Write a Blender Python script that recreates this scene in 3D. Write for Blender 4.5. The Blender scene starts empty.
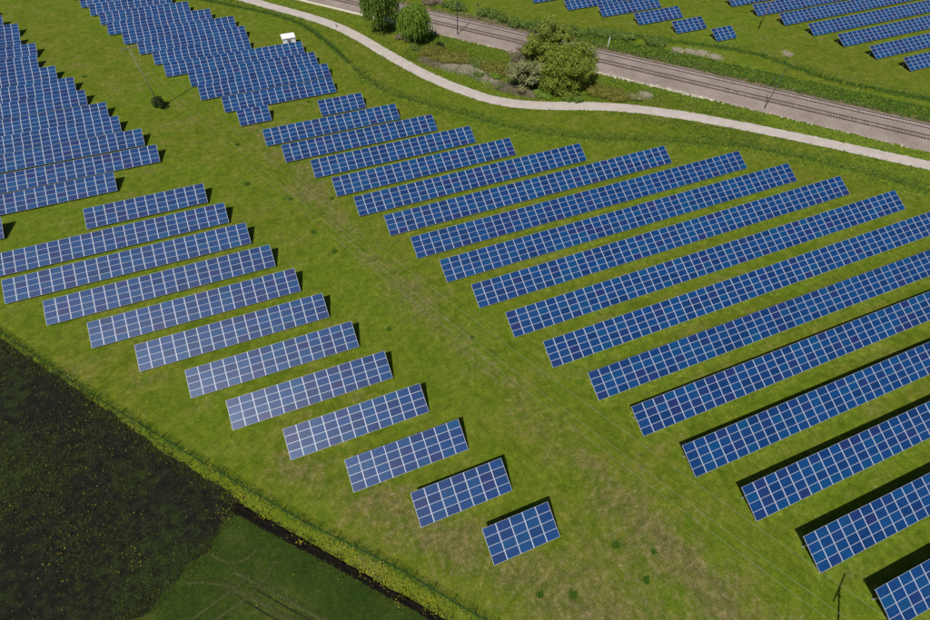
import bpy, math, random
import numpy as np
from mathutils import Matrix, Vector

random.seed(7)
RNG = np.random.default_rng(11)
C = bpy.context.scene.collection
SC = bpy.context.scene
R = math.radians

# ------------------------------------------------------------------ camera, sky, sun, exposure
def camera():
    yaw, pitch, roll = R(21.8456), R(53.0924), R(0.7099)
    cy, sy, cp, sp = math.cos(yaw), math.sin(yaw), math.cos(pitch), math.sin(pitch)
    fw = Vector((sy*cp, cy*cp, -sp)); rt = Vector((cy, -sy, 0)); up = rt.cross(fw)
    c, s = math.cos(roll), math.sin(roll)
    r2 = c*rt + s*up; u2 = -s*rt + c*up
    m = Matrix((r2, u2, -fw)).transposed().to_4x4()
    m.translation = (0, 0, 60.533)
    cd = bpy.data.cameras.new('camera'); o = bpy.data.objects.new('camera', cd)
    cd.sensor_width = 36; cd.lens = 481.667/930*36; cd.clip_start = 1; cd.clip_end = 5000
    o.matrix_world = m; C.objects.link(o); SC.camera = o
camera()
SUN_AZ, SUN_EL = R(228), R(55)
w = bpy.data.worlds.new('World'); SC.world = w; w.use_nodes = True
sk = w.node_tree.nodes.new('ShaderNodeTexSky'); sk.sky_type = 'NISHITA'; sk.sun_disc = False
sk.sun_elevation = SUN_EL; sk.sun_rotation = SUN_AZ; sk.altitude = 300; sk.air_density = 1.0; sk.dust_density = 1.0
w.node_tree.links.new(sk.outputs[0], w.node_tree.nodes['Background'].inputs[0])
w.node_tree.nodes['Background'].inputs[1].default_value = 0.052
sd = bpy.data.lights.new('sun', 'SUN'); sd.energy = 4.2; sd.angle = R(0.53); sd.color = (1, 0.96, 0.89)
so = bpy.data.objects.new('sun', sd); C.objects.link(so)
so.rotation_euler = Vector((math.sin(SUN_AZ)*math.cos(SUN_EL), math.cos(SUN_AZ)*math.cos(SUN_EL), math.sin(SUN_EL))).to_track_quat('Z', 'Y').to_euler()
SC.view_settings.view_transform = 'Standard'; SC.view_settings.look = 'None'
SC.view_settings.exposure = 0.22; SC.view_settings.gamma = 1.0

# ------------------------------------------------------------------ helpers
def tag(o, label, cat, group=None, kind=None):
    o['label'] = label; o['category'] = cat
    if group: o['group'] = group
    if kind: o['kind'] = kind
    return o

def mesh(name, V, F, mats, mi=None, smooth=False):
    me = bpy.data.meshes.new(name)
    V = np.asarray(V, np.float32).reshape(-1, 3)
    if isinstance(F, np.ndarray):
        k = F.shape[1]; F = F.astype(np.int32)
        me.vertices.add(len(V)); me.vertices.foreach_set('co', V.ravel())
        me.loops.add(F.size); me.loops.foreach_set('vertex_index', F.ravel())
        me.polygons.add(len(F)); me.polygons.foreach_set('loop_start', np.arange(0, F.size, k, dtype=np.int32))
    else:
        me.from_pydata(V.tolist(), [], F)
    for m in (mats if isinstance(mats, (list, tuple)) else [mats]): me.materials.append(m)
    if mi is not None: me.polygons.foreach_set('material_index', np.asarray(mi, np.int32))
    if smooth: me.polygons.foreach_set('use_smooth', np.ones(len(me.polygons), bool))
    me.update(calc_edges=True); me.validate()
    return me

def link(name, me, parent=None, loc=None, rot=None):
    o = bpy.data.objects.new(name, me); C.objects.link(o)
    if parent: o.parent = parent
    if loc is not None: o.location = loc
    if rot is not None: o.rotation_euler = rot
    return o

def empty(name, loc=(0, 0, 0), rz=0):
    o = bpy.data.objects.new(name, None); o.location = loc; o.rotation_euler = (0, 0, rz)
    o.empty_display_size = .3; C.objects.link(o); return o

class MB:
    """collects solids for one mesh"""
    def __init__(s): s.V = []; s.F = []; s.M = []
    def add(s, V, F, m=0):
        b = len(s.V); s.V += [tuple(map(float, v)) for v in V]; s.F += [tuple(b+i for i in f) for f in F]; s.M += [m]*len(F)
    def box(s, c, d, m=0, rot=None):
        x, y, z = d[0]/2, d[1]/2, d[2]/2
        P = [Vector((a*x, b*y, e*z)) for e in (-1, 1) for a, b in ((-1, -1), (1, -1), (1, 1), (-1, 1))]
        if rot is not None: P = [rot @ p for p in P]
        s.add([p + Vector(c) for p in P], [(3, 2, 1, 0), (4, 5, 6, 7), (0, 1, 5, 4), (1, 2, 6, 5), (2, 3, 7, 6), (3, 0, 4, 7)], m)
    def tube(s, pts, rad, n=6, m=0):
        pts = [Vector(p) for p in pts]; rads = rad if isinstance(rad, (list, tuple)) else [rad]*len(pts)
        V = []; F = []
        for i, p in enumerate(pts):
            d = (pts[min(i+1, len(pts)-1)] - pts[max(i-1, 0)]).normalized()
            a = d.orthogonal().normalized() if abs(d.z) < .98 else Vector((1, 0, 0)); a = (a - d*a.dot(d)).normalized(); b = d.cross(a)
            for k in range(n):
                t = 2*math.pi*k/n; V.append(p + (a*math.cos(t) + b*math.sin(t))*rads[i])
        for i in range(len(pts)-1):
            for k in range(n):
                F.append((i*n+k, i*n+(k+1) % n, (i+1)*n+(k+1) % n, (i+1)*n+k))
        F.append(tuple(range(n-1, -1, -1))); F.append(tuple((len(pts)-1)*n+k for k in range(n)))
        s.add(V, F, m)
    def mesh(s, name, mats, smooth=False): return mesh(name, s.V, s.F, mats, s.M, smooth)
    def build(s, name, mats, parent=None, loc=None, rot=None, smooth=False): return link(name, s.mesh(name, mats, smooth), parent, loc, rot)

# ------------------------------------------------------------------ materials
class NT:
    def __init__(s, name):
        s.m = bpy.data.materials.new(name); s.m.use_nodes = True; s.t = s.m.node_tree
        s.b = s.t.nodes['Principled BSDF']; s.out = s.t.nodes['Material Output']
    def n(s, t, **k):
        x = s.t.nodes.new(t)
        for a, v in k.items(): setattr(x, a, v)
        return x
    def l(s, a, b): s.t.links.new(a, b)
    def pos(s): return s.n('ShaderNodeNewGeometry').outputs['Position']
    def noise(s, scale, detail=4, rough=.6, vec=None, dist=0.0):
        x = s.n('ShaderNodeTexNoise'); x.inputs['Scale'].default_value = scale; x.inputs['Detail'].default_value = detail
        x.inputs['Roughness'].default_value = rough; x.inputs['Distortion'].default_value = dist
        s.l(vec or s.pos(), x.inputs['Vector']); return x.outputs['Fac']
    def ramp(s, f, stops):
        x = s.n('ShaderNodeValToRGB'); e = x.color_ramp.elements
        while len(e) < len(stops): e.new(.5)
        for i, (p, c) in enumerate(stops): e[i].position = p; e[i].color = (*c, 1) if len(c) == 3 else c
        s.l(f, x.inputs[0]); return x.outputs[0]
    def mix(s, f, a, b, mode='MIX'):
        x = s.n('ShaderNodeMix'); x.data_type = 'RGBA'; x.blend_type = mode
        for i, v in ((0, f), (6, a), (7, b)):
            if hasattr(v, 'is_linked') or hasattr(v, 'links'): s.l(v, x.inputs[i])
            else: x.inputs[i].default_value = v if i == 0 else (*v, 1)
        return x.outputs[2]
    def math(s, op, a, b=0.0, clamp=False):
        x = s.n('ShaderNodeMath'); x.operation = op; x.use_clamp = clamp
        for i, v in ((0, a), (1, b)):
            if hasattr(v, 'links'): s.l(v, x.inputs[i])
            else: x.inputs[i].default_value = v
        return x.outputs[0]
    def attr(s, name): return s.n('ShaderNodeAttribute', attribute_name=name).outputs['Fac']
    def step(s, f, lo, hi):
        x = s.n('ShaderNodeMapRange'); x.interpolation_type = 'SMOOTHSTEP'
        s.l(f, x.inputs[0]); x.inputs[1].default_value = lo; x.inputs[2].default_value = hi; return x.outputs[0]
    def bump(s, h, strength, dist):
        x = s.n('ShaderNodeBump'); x.inputs['Strength'].default_value = strength; x.inputs['Distance'].default_value = dist
        s.l(h, x.inputs['Height']); s.l(x.outputs[0], s.b.inputs['Normal'])
    def col(s, c):
        if hasattr(c, 'links'): s.l(c, s.b.inputs['Base Color'])
        else: s.b.inputs['Base Color'].default_value = (*c, 1)
    def set(s, rough=.8, spec=.3, metal=0.0):
        s.b.inputs['Roughness'].default_value = rough; s.b.inputs['Specular IOR Level'].default_value = spec; s.b.inputs['Metallic'].default_value = metal
        return s.m

def plain(name, c, rough=.7, spec=.3, metal=0, var=.25, scale=2.0):
    t = NT(name); f = t.noise(scale, 5)
    t.col(t.mix(f, tuple(v*(1-var) for v in c), tuple(min(1, v*(1+var)) for v in c)))
    return t.set(rough, spec, metal)

def mat_ground():
    t = NT('meadow_grass')
    big = t.noise(.03, 3); mid = t.noise(.20, 6, .68); fine = t.noise(1.5, 5, .75); tiny = t.noise(5.5, 3, .75)
    g = t.ramp(mid, [(.30, (0.0639, 0.0957, 0.0059)), (.45, (0.0895, 0.1218, 0.0079)), (.58, (0.1102, 0.1305, 0.0131)), (.72, (0.1374, 0.1340, 0.0316))])
    g = t.mix(t.step(big, .38, .62), g, t.mix(.55, g, (0.0862, 0.1392, 0.0067)))
    f5 = t.math('SUBTRACT', fine, .5); m5 = t.math('SUBTRACT', mid, .5)
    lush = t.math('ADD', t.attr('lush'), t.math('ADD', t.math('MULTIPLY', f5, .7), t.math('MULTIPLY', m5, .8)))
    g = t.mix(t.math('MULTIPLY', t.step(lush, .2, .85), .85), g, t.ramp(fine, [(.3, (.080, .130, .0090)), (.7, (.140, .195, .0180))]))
    dry = t.math('ADD', t.math('MULTIPLY', t.attr('dry'), 1.3), t.math('ADD', t.math('MULTIPLY', f5, 1.9), t.math('MULTIPLY', m5, 1.5)))
    g = t.mix(t.math('MULTIPLY', t.step(dry, .18, .95), .85), g, t.ramp(fine, [(.28, (0.0722, 0.0731, 0.0189)), (.5, (0.1193, 0.1061, 0.0378)), (.72, (0.1890, 0.1583, 0.0735))]))
    med = t.noise(.7, 4, .7)
    g = t.mix(1.0, g, t.ramp(med, [(.3, (.66, .74, .70)), (.7, (1.36, 1.22, 1.4))]), 'MULTIPLY')
    weed = t.noise(.42, 4, .6)
    g = t.mix(t.math('MULTIPLY', t.step(weed, .56, .68), .55), g, (.062, .110, .0050))
    spot = t.noise(.9, 2, .5)
    g = t.mix(t.math('MULTIPLY', t.step(spot, .66, .74), t.math('MULTIPLY', t.step(mid, .45, .6), .5)), g, (.165, .140, .055))
    g = t.mix(1.0, g, t.ramp(fine, [(.25, (.70, .70, .70)), (.75, (1.28, 1.28, 1.28))]), 'MULTIPLY')
    g = t.mix(1.0, g, t.ramp(tiny, [(.27, (.56, .60, .55)), (.73, (1.46, 1.40, 1.45))]), 'MULTIPLY')
    t.col(g); t.bump(t.math('ADD', t.math('MULTIPLY', fine, .6), t.math('MULTIPLY', tiny, .4)), .7, .16)
    return t.set(.95, .08)

def mat_soil():
    t = NT('dark_soil')
    a = t.noise(.09, 4, .6); b = t.noise(.9, 5, .78); c = t.noise(4.2, 3, .75)
    g = t.ramp(b, [(.3, (0.0055, 0.0058, 0.0043)), (.7, (0.0179, 0.0174, 0.0123))])
    wd = t.math('ADD', t.math('ADD', a, 0.0), t.math('MULTIPLY', t.math('SUBTRACT', b, .5), 1.1))
    g = t.mix(t.math('MULTIPLY', t.step(wd, .38, .80), .85), g, t.ramp(c, [(.3, (.011, .022, .004)), (.7, (.042, .062, .009))]))
    g = t.mix(1.0, g, t.ramp(c, [(.25, (.55, .55, .55)), (.75, (1.5, 1.5, 1.5))]), 'MULTIPLY')
    t.col(g); t.bump(t.math('ADD', b, t.math('MULTIPLY', c, .5)), 1.0, .3)
    return t.set(.95, .1)

def mat_crop():
    t = NT('dark_crop')
    a = t.noise(.14, 5, .65); b = t.noise(1.6, 5, .75); c = t.noise(6, 3, .75)
    g = t.ramp(a, [(.30, (0.0179, 0.0403, 0.0042)), (.50, (0.0315, 0.0540, 0.0065)), (.66, (0.0609, 0.0805, 0.0130))])
    g = t.mix(1.0, g, t.ramp(b, [(.25, (.6, .6, .6)), (.75, (1.35, 1.35, 1.35))]), 'MULTIPLY')
    g = t.mix(1.0, g, t.ramp(c, [(.25, (.6, .6, .6)), (.75, (1.4, 1.4, 1.4))]), 'MULTIPLY')
    t.col(g); t.bump(t.math('ADD', b, t.math('MULTIPLY', c, .5)), .9, .25)
    return t.set(.95, .1)

def mat_glass(name, island):
    t = NT(name)
    f = t.n('ShaderNodeNewGeometry').outputs['Random Per Island'] if island else t.n('ShaderNodeObjectInfo').outputs['Random']
    g = t.ramp(f, [(0, (0.0018, 0.0235, 0.0970)), (.28, (0.0021, 0.0314, 0.1248)), (.55, (0.0025, 0.0392, 0.1450)), (.75, (0.0012, 0.0471, 0.1417)), (.88, (0.0048, 0.0283, 0.1164)), (1, (0.0097, 0.0219, 0.1012))])
    n = t.noise(3.0, 4)
    g = t.mix(1.0, g, t.ramp(n, [(.3, (.85, .85, .85)), (.7, (1.15, 1.15, 1.15))]), 'MULTIPLY')
    t.col(g); m = t.set(.42, .34); t.b.inputs['IOR'].default_value = 1.5
    return m

def leafmat(name, stops, trans=.42):
    t = NT(name)
    f = t.n('ShaderNodeNewGeometry').outputs['Random Per Island']
    n = t.noise(.45, 3)
    g = t.ramp(t.math('ADD', t.math('MULTIPLY', f, .55), t.math('MULTIPLY', n, .45)), stops)
    t.col(g); t.set(.7, .25)
    tr = t.n('ShaderNodeBsdfTranslucent'); t.l(t.mix(1.0, g, (1.35, 1.35, 1.2), 'MULTIPLY'), tr.inputs[0])
    mx = t.n('ShaderNodeMixShader'); mx.inputs[0].default_value = trans
    t.l(t.b.outputs[0], mx.inputs[1]); t.l(tr.outputs[0], mx.inputs[2]); t.l(mx.outputs[0], t.out.inputs[0])
    return t.m

def mat_path():
    t = NT('pale_gravel')
    a = t.noise(.5, 4); b = t.noise(5, 4, .7)
    g = t.ramp(a, [(.3, (0.3771, 0.3278, 0.2953)), (.7, (0.4609, 0.4076, 0.3709))])
    g = t.mix(1.0, g, t.ramp(b, [(.25, (.92, .92, .92)), (.75, (1.06, 1.06, 1.06))]), 'MULTIPLY')
    t.col(g); t.bump(b, .25, .012); return t.set(.9, .2)

def mat_ballast():
    t = NT('railway_ballast')
    a = t.noise(.15, 4); b = t.noise(3.2, 5, .8)
    g = t.ramp(a, [(.3, (0.2260, 0.1811, 0.1546)), (.7, (0.3188, 0.2625, 0.2296))])
    g = t.mix(1.0, g, t.ramp(b, [(.25, (.6, .6, .6)), (.75, (1.3, 1.3, 1.3))]), 'MULTIPLY')
    t.col(g); t.bump(b, .9, .15); return t.set(.95, .15)

M = dict(
    ground=mat_ground(), soil=mat_soil(), crop=mat_crop(), path=mat_path(), ballast=mat_ballast(),
    glass=mat_glass('solar_glass', False), glass_j=mat_glass('solar_glass_joined', True),
    frame=plain('aluminium_frame', (.42, .44, .50), .5, .4, .1, .06),
    steel=plain('galvanised_steel', (.34, .34, .35), .5, .5, .4, .12),
    back=plain('module_back', (.55, .55, .55), .6, .3, 0, .05),
    rail=plain('rusty_rail', (.070, .045, .036), .6, .4, .2, .3, 4),
    concrete=plain('concrete', (.31, .27, .245), .85, .2, 0, .2, 3),
    wood_sleeper=plain('dark_sleeper', (.155, .124, .108), .9, .2, 0, .35, 1.5),
    stone=plain('chalk_stone', (.62, .58, .47), .9, .2, 0, .3, 1.5),
    white=plain('white_render', (.78, .78, .78), .7, .3, 0, .05, .8),
    grey=plain('grey_louvre', (.33, .34, .38), .6, .3, 0, .1),
    darksteel=plain('dark_pole', (.045, .045, .048), .6, .4, .2, .2),
    rust=plain('rust_brown_pole', (.16, .07, .05), .7, .3, 0, .3),
    paint=plain('white_post_paint', (.72, .72, .70), .6, .3, 0, .08),
    polecon=plain('pale_pole', (.22, .215, .165), .8, .2, 0, .15),
    cable=plain('bare_cable', (.27, .28, .24), .6, .4, .2, .05),
    fence=plain('green_fence_paint', (.014, .060, .022), .6, .3, 0, .2),
    bark=plain('bark', (.07, .052, .038), .9, .2, 0, .4, 3),
    tall=leafmat('tall_grass', [(.2, (0.0450, 0.0990, 0.0120)), (.5, (0.0780, 0.1500, 0.0180)), (.8, (0.1275, 0.1875, 0.0300))]),
    verge=leafmat('dark_tall_grass', [(.2, (0.0504, 0.1127, 0.0132)), (.5, (0.0792, 0.1610, 0.0176)), (.8, (0.1260, 0.2070, 0.0264))]),
    weed=leafmat('weed_leaves', [(.2, (.046, .115, .006)), (.5, (.070, .160, .009)), (.8, (.100, .200, .014))]),
    oliveweed=leafmat('olive_weeds', [(.2, (0.0390, 0.0480, 0.0105)), (.5, (0.0750, 0.0840, 0.0150)), (.8, (0.1275, 0.1350, 0.0240))]),
    yellow=leafmat('yellow_petals', [(.2, (0.24, 0.22, 0.012)), (.5, (0.40, 0.35, 0.014)), (.8, (0.54, 0.48, 0.026))]),
    reed=leafmat('dead_reeds', [(.2, (.34, .30, .21)), (.5, (.48, .43, .33)), (.8, (.62, .58, .48))]),
    pinkreed=leafmat('bare_pinkish_twigs', [(.2, (.20, .150, .108)), (.5, (.30, .235, .175)), (.8, (.40, .33, .25))]),
    willow=leafmat('willow_leaves', [(.2, (0.0720, 0.1312, 0.0192)), (.5, (0.1360, 0.2160, 0.0288)), (.8, (0.2160, 0.2960, 0.0480))], .3),
    willow2=leafmat('fresh_willow_leaves', [(.2, (0.0930, 0.1650, 0.0180)), (.5, (0.1650, 0.2700, 0.0270)), (.8, (0.2475, 0.3375, 0.0480))], .3),
    tree=leafmat('bright_leaves', [(.2, (0.1392, 0.1837, 0.0238)), (.5, (0.2320, 0.2909, 0.0376)), (.8, (0.3341, 0.3879, 0.0693))], .5),
    tree2=leafmat('paler_green_leaves', [(.2, (.150, .190, .030)), (.5, (.240, .290, .046)), (.8, (.340, .375, .075))], .5),
    greyleaf=leafmat('grey_green_leaves', [(.2, (0.1333, 0.1442, 0.0612)), (.5, (0.2352, 0.2459, 0.1061)), (.8, (0.3606, 0.3646, 0.1700))], .25),
    rusty=leafmat('olive_orange_leaves', [(.2, (0.1443, 0.1230, 0.0260)), (.5, (0.1950, 0.1886, 0.0320)), (.8, (0.2184, 0.2542, 0.0420))], .25),
    bush=leafmat('bush_leaves', [(.2, (0.0640, 0.1200, 0.0192)), (.5, (0.1200, 0.1888, 0.0320)), (.8, (0.1920, 0.2560, 0.0544))], .25),
    darkbush=leafmat('dark_bush_leaves', [(.2, (.012, .026, .006)), (.5, (.022, .045, .008)), (.8, (.038, .065, .012))], .2),
)

# ------------------------------------------------------------------ polylines
def catmull(P, n=8):
    P = [np.array(p, float) for p in P]; out = []
    Q = [2*P[0]-P[1]] + P + [2*P[-1]-P[-2]]
    for i in range(1, len(Q)-2):
        a, b, c, d = Q[i-1:i+3]
        for t in np.arange(n)/n:
            out.append(.5*((2*b) + (-a+c)*t + (2*a-5*b+4*c-d)*t*t + (-a+3*b-3*c+d)*t**3))
    out.append(P[-1]); return np.array(out)
def dist_poly(P, L):
    P = np.asarray(P, float); L = np.asarray(L, float); d = np.full(len(P), 1e9)
    for a, b in zip(L[:-1], L[1:]):
        v = b-a; t = np.clip(((P-a)@v)/(v@v), 0, 1)
        d = np.minimum(d, np.hypot(*((P-a) - t[:, None]*v).T))
    return d
def resample(L, step):
    L = np.asarray(L, float); s = np.r_[0, np.cumsum(np.hypot(*np.diff(L, axis=0).T))]
    t = np.arange(0, s[-1], step); return np.c_[np.interp(t, s, L[:, 0]), np.interp(t, s, L[:, 1])]
def normals2(L):
    d = np.gradient(L, axis=0); d /= np.hypot(*d.T)[:, None]; return np.c_[-d[:, 1], d[:, 0]]

PATH = catmull([(-30, 203), (-16, 190), (-2.55, 175.69), (3.82, 167.99), (11.18, 159.41), (16.6, 152.2), (20.7, 145.6), (24.55, 137.09), (27.85, 128.6), (31.11, 120.6), (34.35, 113.6), (37.69, 107.6), (41.2, 102.3), (44.5, 98.1), (48.82, 94.4), (54.05, 91.39), (59.51, 89.1), (65.11, 86.9), (70.54, 84.4), (75.53, 81.5), (80.29, 78.2), (84.86, 74.82), (92.9, 67.94), (100.78, 60.77), (108.11, 53.78), (115.15, 46.89), (119.51, 42.62), (132, 30), (150, 12), (170, -8)], 6)
FENCE = catmull([(-34, 196), (-16, 180.5), (-4.61, 169.59), (3.07, 162), (10.07, 152), (15.64, 134.92), (19.37, 117.5), (23.2, 108.5), (29.87, 100.6), (36.06, 94), (44.34, 85.2), (53.64, 78.2), (64.45, 72.64), (76.02, 67.35), (87.37, 61.3), (96.24, 53.9), (104.18, 45.6), (112, 36.5), (122, 25), (140, 6)], 6)
FENCE_L = [(-72, 91), (-50.01, 63.39), (-35.37, 45.72), (-23.12, 31.91), (-12.54, 20.26), (-3.05, 10.94), (2.77, 4.4), (18, -12)]
FENCE_F = [(88, 119), (96, 112.5), (106.4, 104.3), (114.9, 98.2), (120.3, 92), (125, 80.5), (130.5, 72.5), (142.3, 60.8), (160, 41)]
STRIP = [(-90, 111), (-70, 86.5), (-49.82, 62.16), (-40.81, 51.46), (-31.46, 39.86), (-23.23, 29.93), (-18.92, 24.93)]
DITCH = [(-19.7, 24.7), (-15.6, 20.4), (-12.94, 17.7), (-10.2, 14.9), (-8.0, 12.6), (-4.98, 9.41), (-2.45, 6.9), (-.87, 5.14), (8, -4.5), (20, -18)]
CROPEDGE = [(-20.2, 23.9), (-20.9, 23.2), (-22.6, 21.2), (-23.88, 19.9), (-25.8, 19.0), (-27.91, 18.0), (-31.04, 17.1), (-33.76, 15.96), (-45, 11), (-70, 1), (-120, -20)]
TRACK = [(-8, 105), (-1.2, 86.7), (1.9, 72.8), (5.5, 60.5), (10.9, 46.6), (15.6, 32.9), (19.9, 20.5), (23, 11.5), (27, 0), (31, -14)]
RD = np.array([.66989, -.74246]); RN = np.array([.74246, .66989])     # along and across the railway
def rail(n, d): return RN*n + RD*d

# ------------------------------------------------------------------ where the solar tables stand: west end, east end, low edge
Lb = [(6.87, 15.21, 7.48), (.49, 12.23, 14.21), (-5.88, 9.10, 20.94), (-12.35, 6.07, 27.69), (-18.76, 2.97, 34.44), (-23.64, -.22, 41.25), (-30.20, -3.20, 48.18), (-36.78, -6.39, 54.94), (-43.39, -9.37, 61.82), (-49.93, -12.55, 68.76), (-56.0, -15.66, 75.55), (-39.32, -18.85, 82.62)]
Rb = [(6.5, 16.9, 103.8), (-6.34, 22.72, 96.62), (-3.44, 29.07, 89.67), (1.16, 35.18, 82.59), (3.93, 41.33, 75.65), (6.57, 54.05, 68.75), (10.45, 69.95, 61.90), (13.25, 83.15, 54.99), (16.11, 89.62, 48.22), (19.05, 96.15, 41.46), (21.85, 102.49, 34.48), (24.81, 108.8, 27.73), (28.30, 101.4, 20.87), (31.09, 93.2, 14.30), (34.11, 84.6, 7.42), (37.58, 76.6, .56), (40.39, 67.3, -6.36), (43.6, 60.4, -13.2)]
Tb = [(-52.46, 85.28), (-34.66, 92.15), (-27.0, 98.85), (-29.9, 106.0), (-34.56, 112.9), (-37.33, 119.8), (-42.1, 127.2), (-45.0, 134.4), (-49.6, 141.8), (-54.5, 149.5), (-55.6, 156.6), (-60.2, 164.0), (-61.5, 170.9), (-66.3, 177.9), (-69.5, 185.0)]
Kb = [(-11.1, -3.95, 106.1), (-13.9, 11.9, 112.8), (-17.2, 12.2, 120.1), (-20.55, 10.4, 127.1), (-24.7, 8.3, 134.0), (-28.4, -4.3, 141.3), (-32.2, -4.55, 148.4), (-34.9, -6.7, 155.7), (-38.8, -12.5, 163.0), (-41.1, -18.1, 170.4), (-45.1, -22.8, 177.7), (-47.2, -27.5, 184.7), (-50.6, -32.0, 191.8)]
Fb = [(113.8, 120.9, 102.4), (106.4, 117.1, 110.1), (99.45, 115.3, 118.3), (92.55, 112.2, 126.4), (85.3, 110.2, 134.0), (78.1, 106.6, 142.1)]
Gb = [(149.4, 166, 72.0), (146.5, 176, 79.75), (144.0, 185, 87.9), (141.3, 195, 95.7), (138.55, 200, 103.7), (135.55, 186, 111.3), (132.9, 166, 119.25)]

# ------------------------------------------------------------------ ground
def build_ground():
    xs = np.arange(-110, 216, .5); ys = np.arange(-60, 216, .5)
    X, Y = np.meshgrid(xs, ys); P = np.c_[X.ravel(), Y.ravel()]
    nx, ny = len(xs), len(ys)
    idx = np.arange(nx*ny).reshape(ny, nx)
    F = np.c_[idx[:-1, :-1].ravel(), idx[:-1, 1:].ravel(), idx[1:, 1:].ravel(), idx[1:, :-1].ravel()]
    dry = .12*np.exp(-(dist_poly(P, TRACK)/6)**2) + .16*np.exp(-(dist_poly(P, TRACK)/2.4)**2) + .13*np.exp(-((dist_poly(P, TRACK)-.85)/.38)**2)
    for cx, cy, r, a in ((22, 3, 9, .42), (12, 1, 6, .3), (30, -8, 8, .3), (-38, 52, 5, .35), (-29, 43, 4, .3), (-2, 16, 5, .35), (4, 10, 4, .4), (-12, 27, 5, .2), (9, 48, 5, .3), (-2, 80, 6, .3), (-13, 75, 4, .15), (-30, 90, 6, .25), (-45, 150, 9, .2), (-25, 112, 6, .25), (-33, 132, 6, .25), (17, 100.5, 5, .3), (26, 96, 3, .2),
                        (5, 111, 7, .25), (128, 98, 6, .25), (125, 108, 6, .3), (112, 96, 3, .15), (137, 76, 6, .3), (108, 36, 4, .15), (-55, 72, 6, .15), (-62, 190, 10, .2), (88, 74, 5, .12), (-40, 84, 6, .2)):
        dry += .75*a*np.exp(-((P[:, 0]-cx)**2 + (P[:, 1]-cy)**2)/r**2)
    df = dist_poly(P, FENCE); dl = dist_poly(P, FENCE_L); dp = dist_poly(P, PATH); dff = dist_poly(P, FENCE_F)
    n = P@RN; d = P@RD
    lush = .42*np.exp(-(df/1.3)**2) + .22*np.exp(-(df/5)**2) + .25*np.exp(-(dl/1.6)**2) + .4*np.exp(-(dp/4)**2) + .55*np.exp(-((n-139)/4.5)**2)*(d < 60) + .5*np.exp(-((n-120)/2.5)**2) + .3*np.exp(-(dff/3)**2)
    lush += .25*((n > 120) & (n < 172)) * np.clip((d+90)/90, 0, 1)*np.clip((60-d)/60, 0, 1)
    lush += .16*(P[:, 0] > 28)*(P[:, 1] < 60)
    dry += .75*np.exp(-((n-135.8)/1.5)**2) + .5*np.exp(-((n-137.5)/2.5)**2)*np.exp(-((d+5)/12)**2) + .35*np.exp(-(((n-137)/3)**2))*np.exp(-((d+52)/18)**2)
    dry += .3*np.exp(-((dl-5)/3.)**2)*(P[:, 0] > -16)*(P[:, 1] < 30)
    for a, b, y in Lb + Rb + Kb + Gb + Fb + [(-80, b, y) for b, y in Tb]:   # ranker growth and shade put into the grass colour under the tables, worn drip line in front
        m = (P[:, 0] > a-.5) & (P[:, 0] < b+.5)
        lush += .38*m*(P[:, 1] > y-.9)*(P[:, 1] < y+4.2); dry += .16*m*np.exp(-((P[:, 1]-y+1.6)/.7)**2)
    # the whole land, out to the horizon: an outer ring round the fine grid
    x0, x1, y0, y1 = xs[0], xs[-1], ys[0], ys[-1]; B = 3000.0
    V = np.c_[P, np.zeros(len(P))]
    k = len(V); ring = np.array([(-B, -B, 0), (B, -B, 0), (B, B, 0), (-B, B, 0)], float); V = np.r_[V, ring]
    faces = F.tolist()
    bottom = list(idx[0, :]); top = list(idx[-1, :]); left = list(idx[:, 0]); right = list(idx[:, -1])
    faces.append([k, k+1] + [int(v) for v in bottom[::-1]])
    faces.append([k+1, k+2] + [int(v) for v in right[::-1]])
    faces.append([k+2, k+3] + [int(v) for v in top])
    faces.append([k+3, k] + [int(v) for v in left])
    me = mesh('ground', V, faces, M['ground'])
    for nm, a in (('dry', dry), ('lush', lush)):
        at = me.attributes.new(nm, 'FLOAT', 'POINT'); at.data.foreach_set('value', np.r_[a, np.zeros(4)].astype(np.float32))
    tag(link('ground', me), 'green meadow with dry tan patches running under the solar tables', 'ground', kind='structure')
build_ground()

def jag(L, amp, step=.35, seed=1):
    P = np.r_[resample(L, step), [np.array(L[-1], float)]]; r = np.random.default_rng(seed); n = normals2(P); h = np.zeros(len(P))
    for s, a in ((14, 1.0), (5, .7), (2, .4)):
        k = r.normal(size=len(P)//s+3); h += a*np.interp(np.arange(len(P))/s, np.arange(len(k)), k)
    i = np.arange(len(P)); h *= np.clip(np.minimum(i, len(P)-1-i)/8, 0, 1)
    return P + n*(h*amp)[:, None]
def sheet(name, outline, z, mat, label, cat, weedy=None):
    V = np.c_[outline, np.full(len(outline), z)]
    a = 0.5*np.sum(V[:, 0]*np.roll(V[:, 1], -1) - np.roll(V[:, 0], -1)*V[:, 1])
    f = list(range(len(V)));  f = f if a > 0 else f[::-1]
    return tag(link(name, mesh(name, V, [f], mat)), label, cat, kind='structure')
edge_strip = jag(STRIP, .15, .3, seed=3); edge_crop = jag(CROPEDGE, .42, .4, seed=4); edge_ditch = jag(DITCH, .10, seed=5)
sheet('ploughed_field', np.r_[edge_strip, [(-18.9, 23.6), (-22, 17), (-30, 8), (-80, -30), (-260, -110), (-260, 160)]], .005, M['soil'], 'dark weedy ploughed field with yellow flowers beside the fence', 'field')
sheet('crop_field', np.r_[edge_ditch, [(20, -120), (-260, -120), (-250, -75)], edge_crop[::-1]], .012, M['crop'], 'dark green crop field with curving tyre tracks', 'field')

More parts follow.
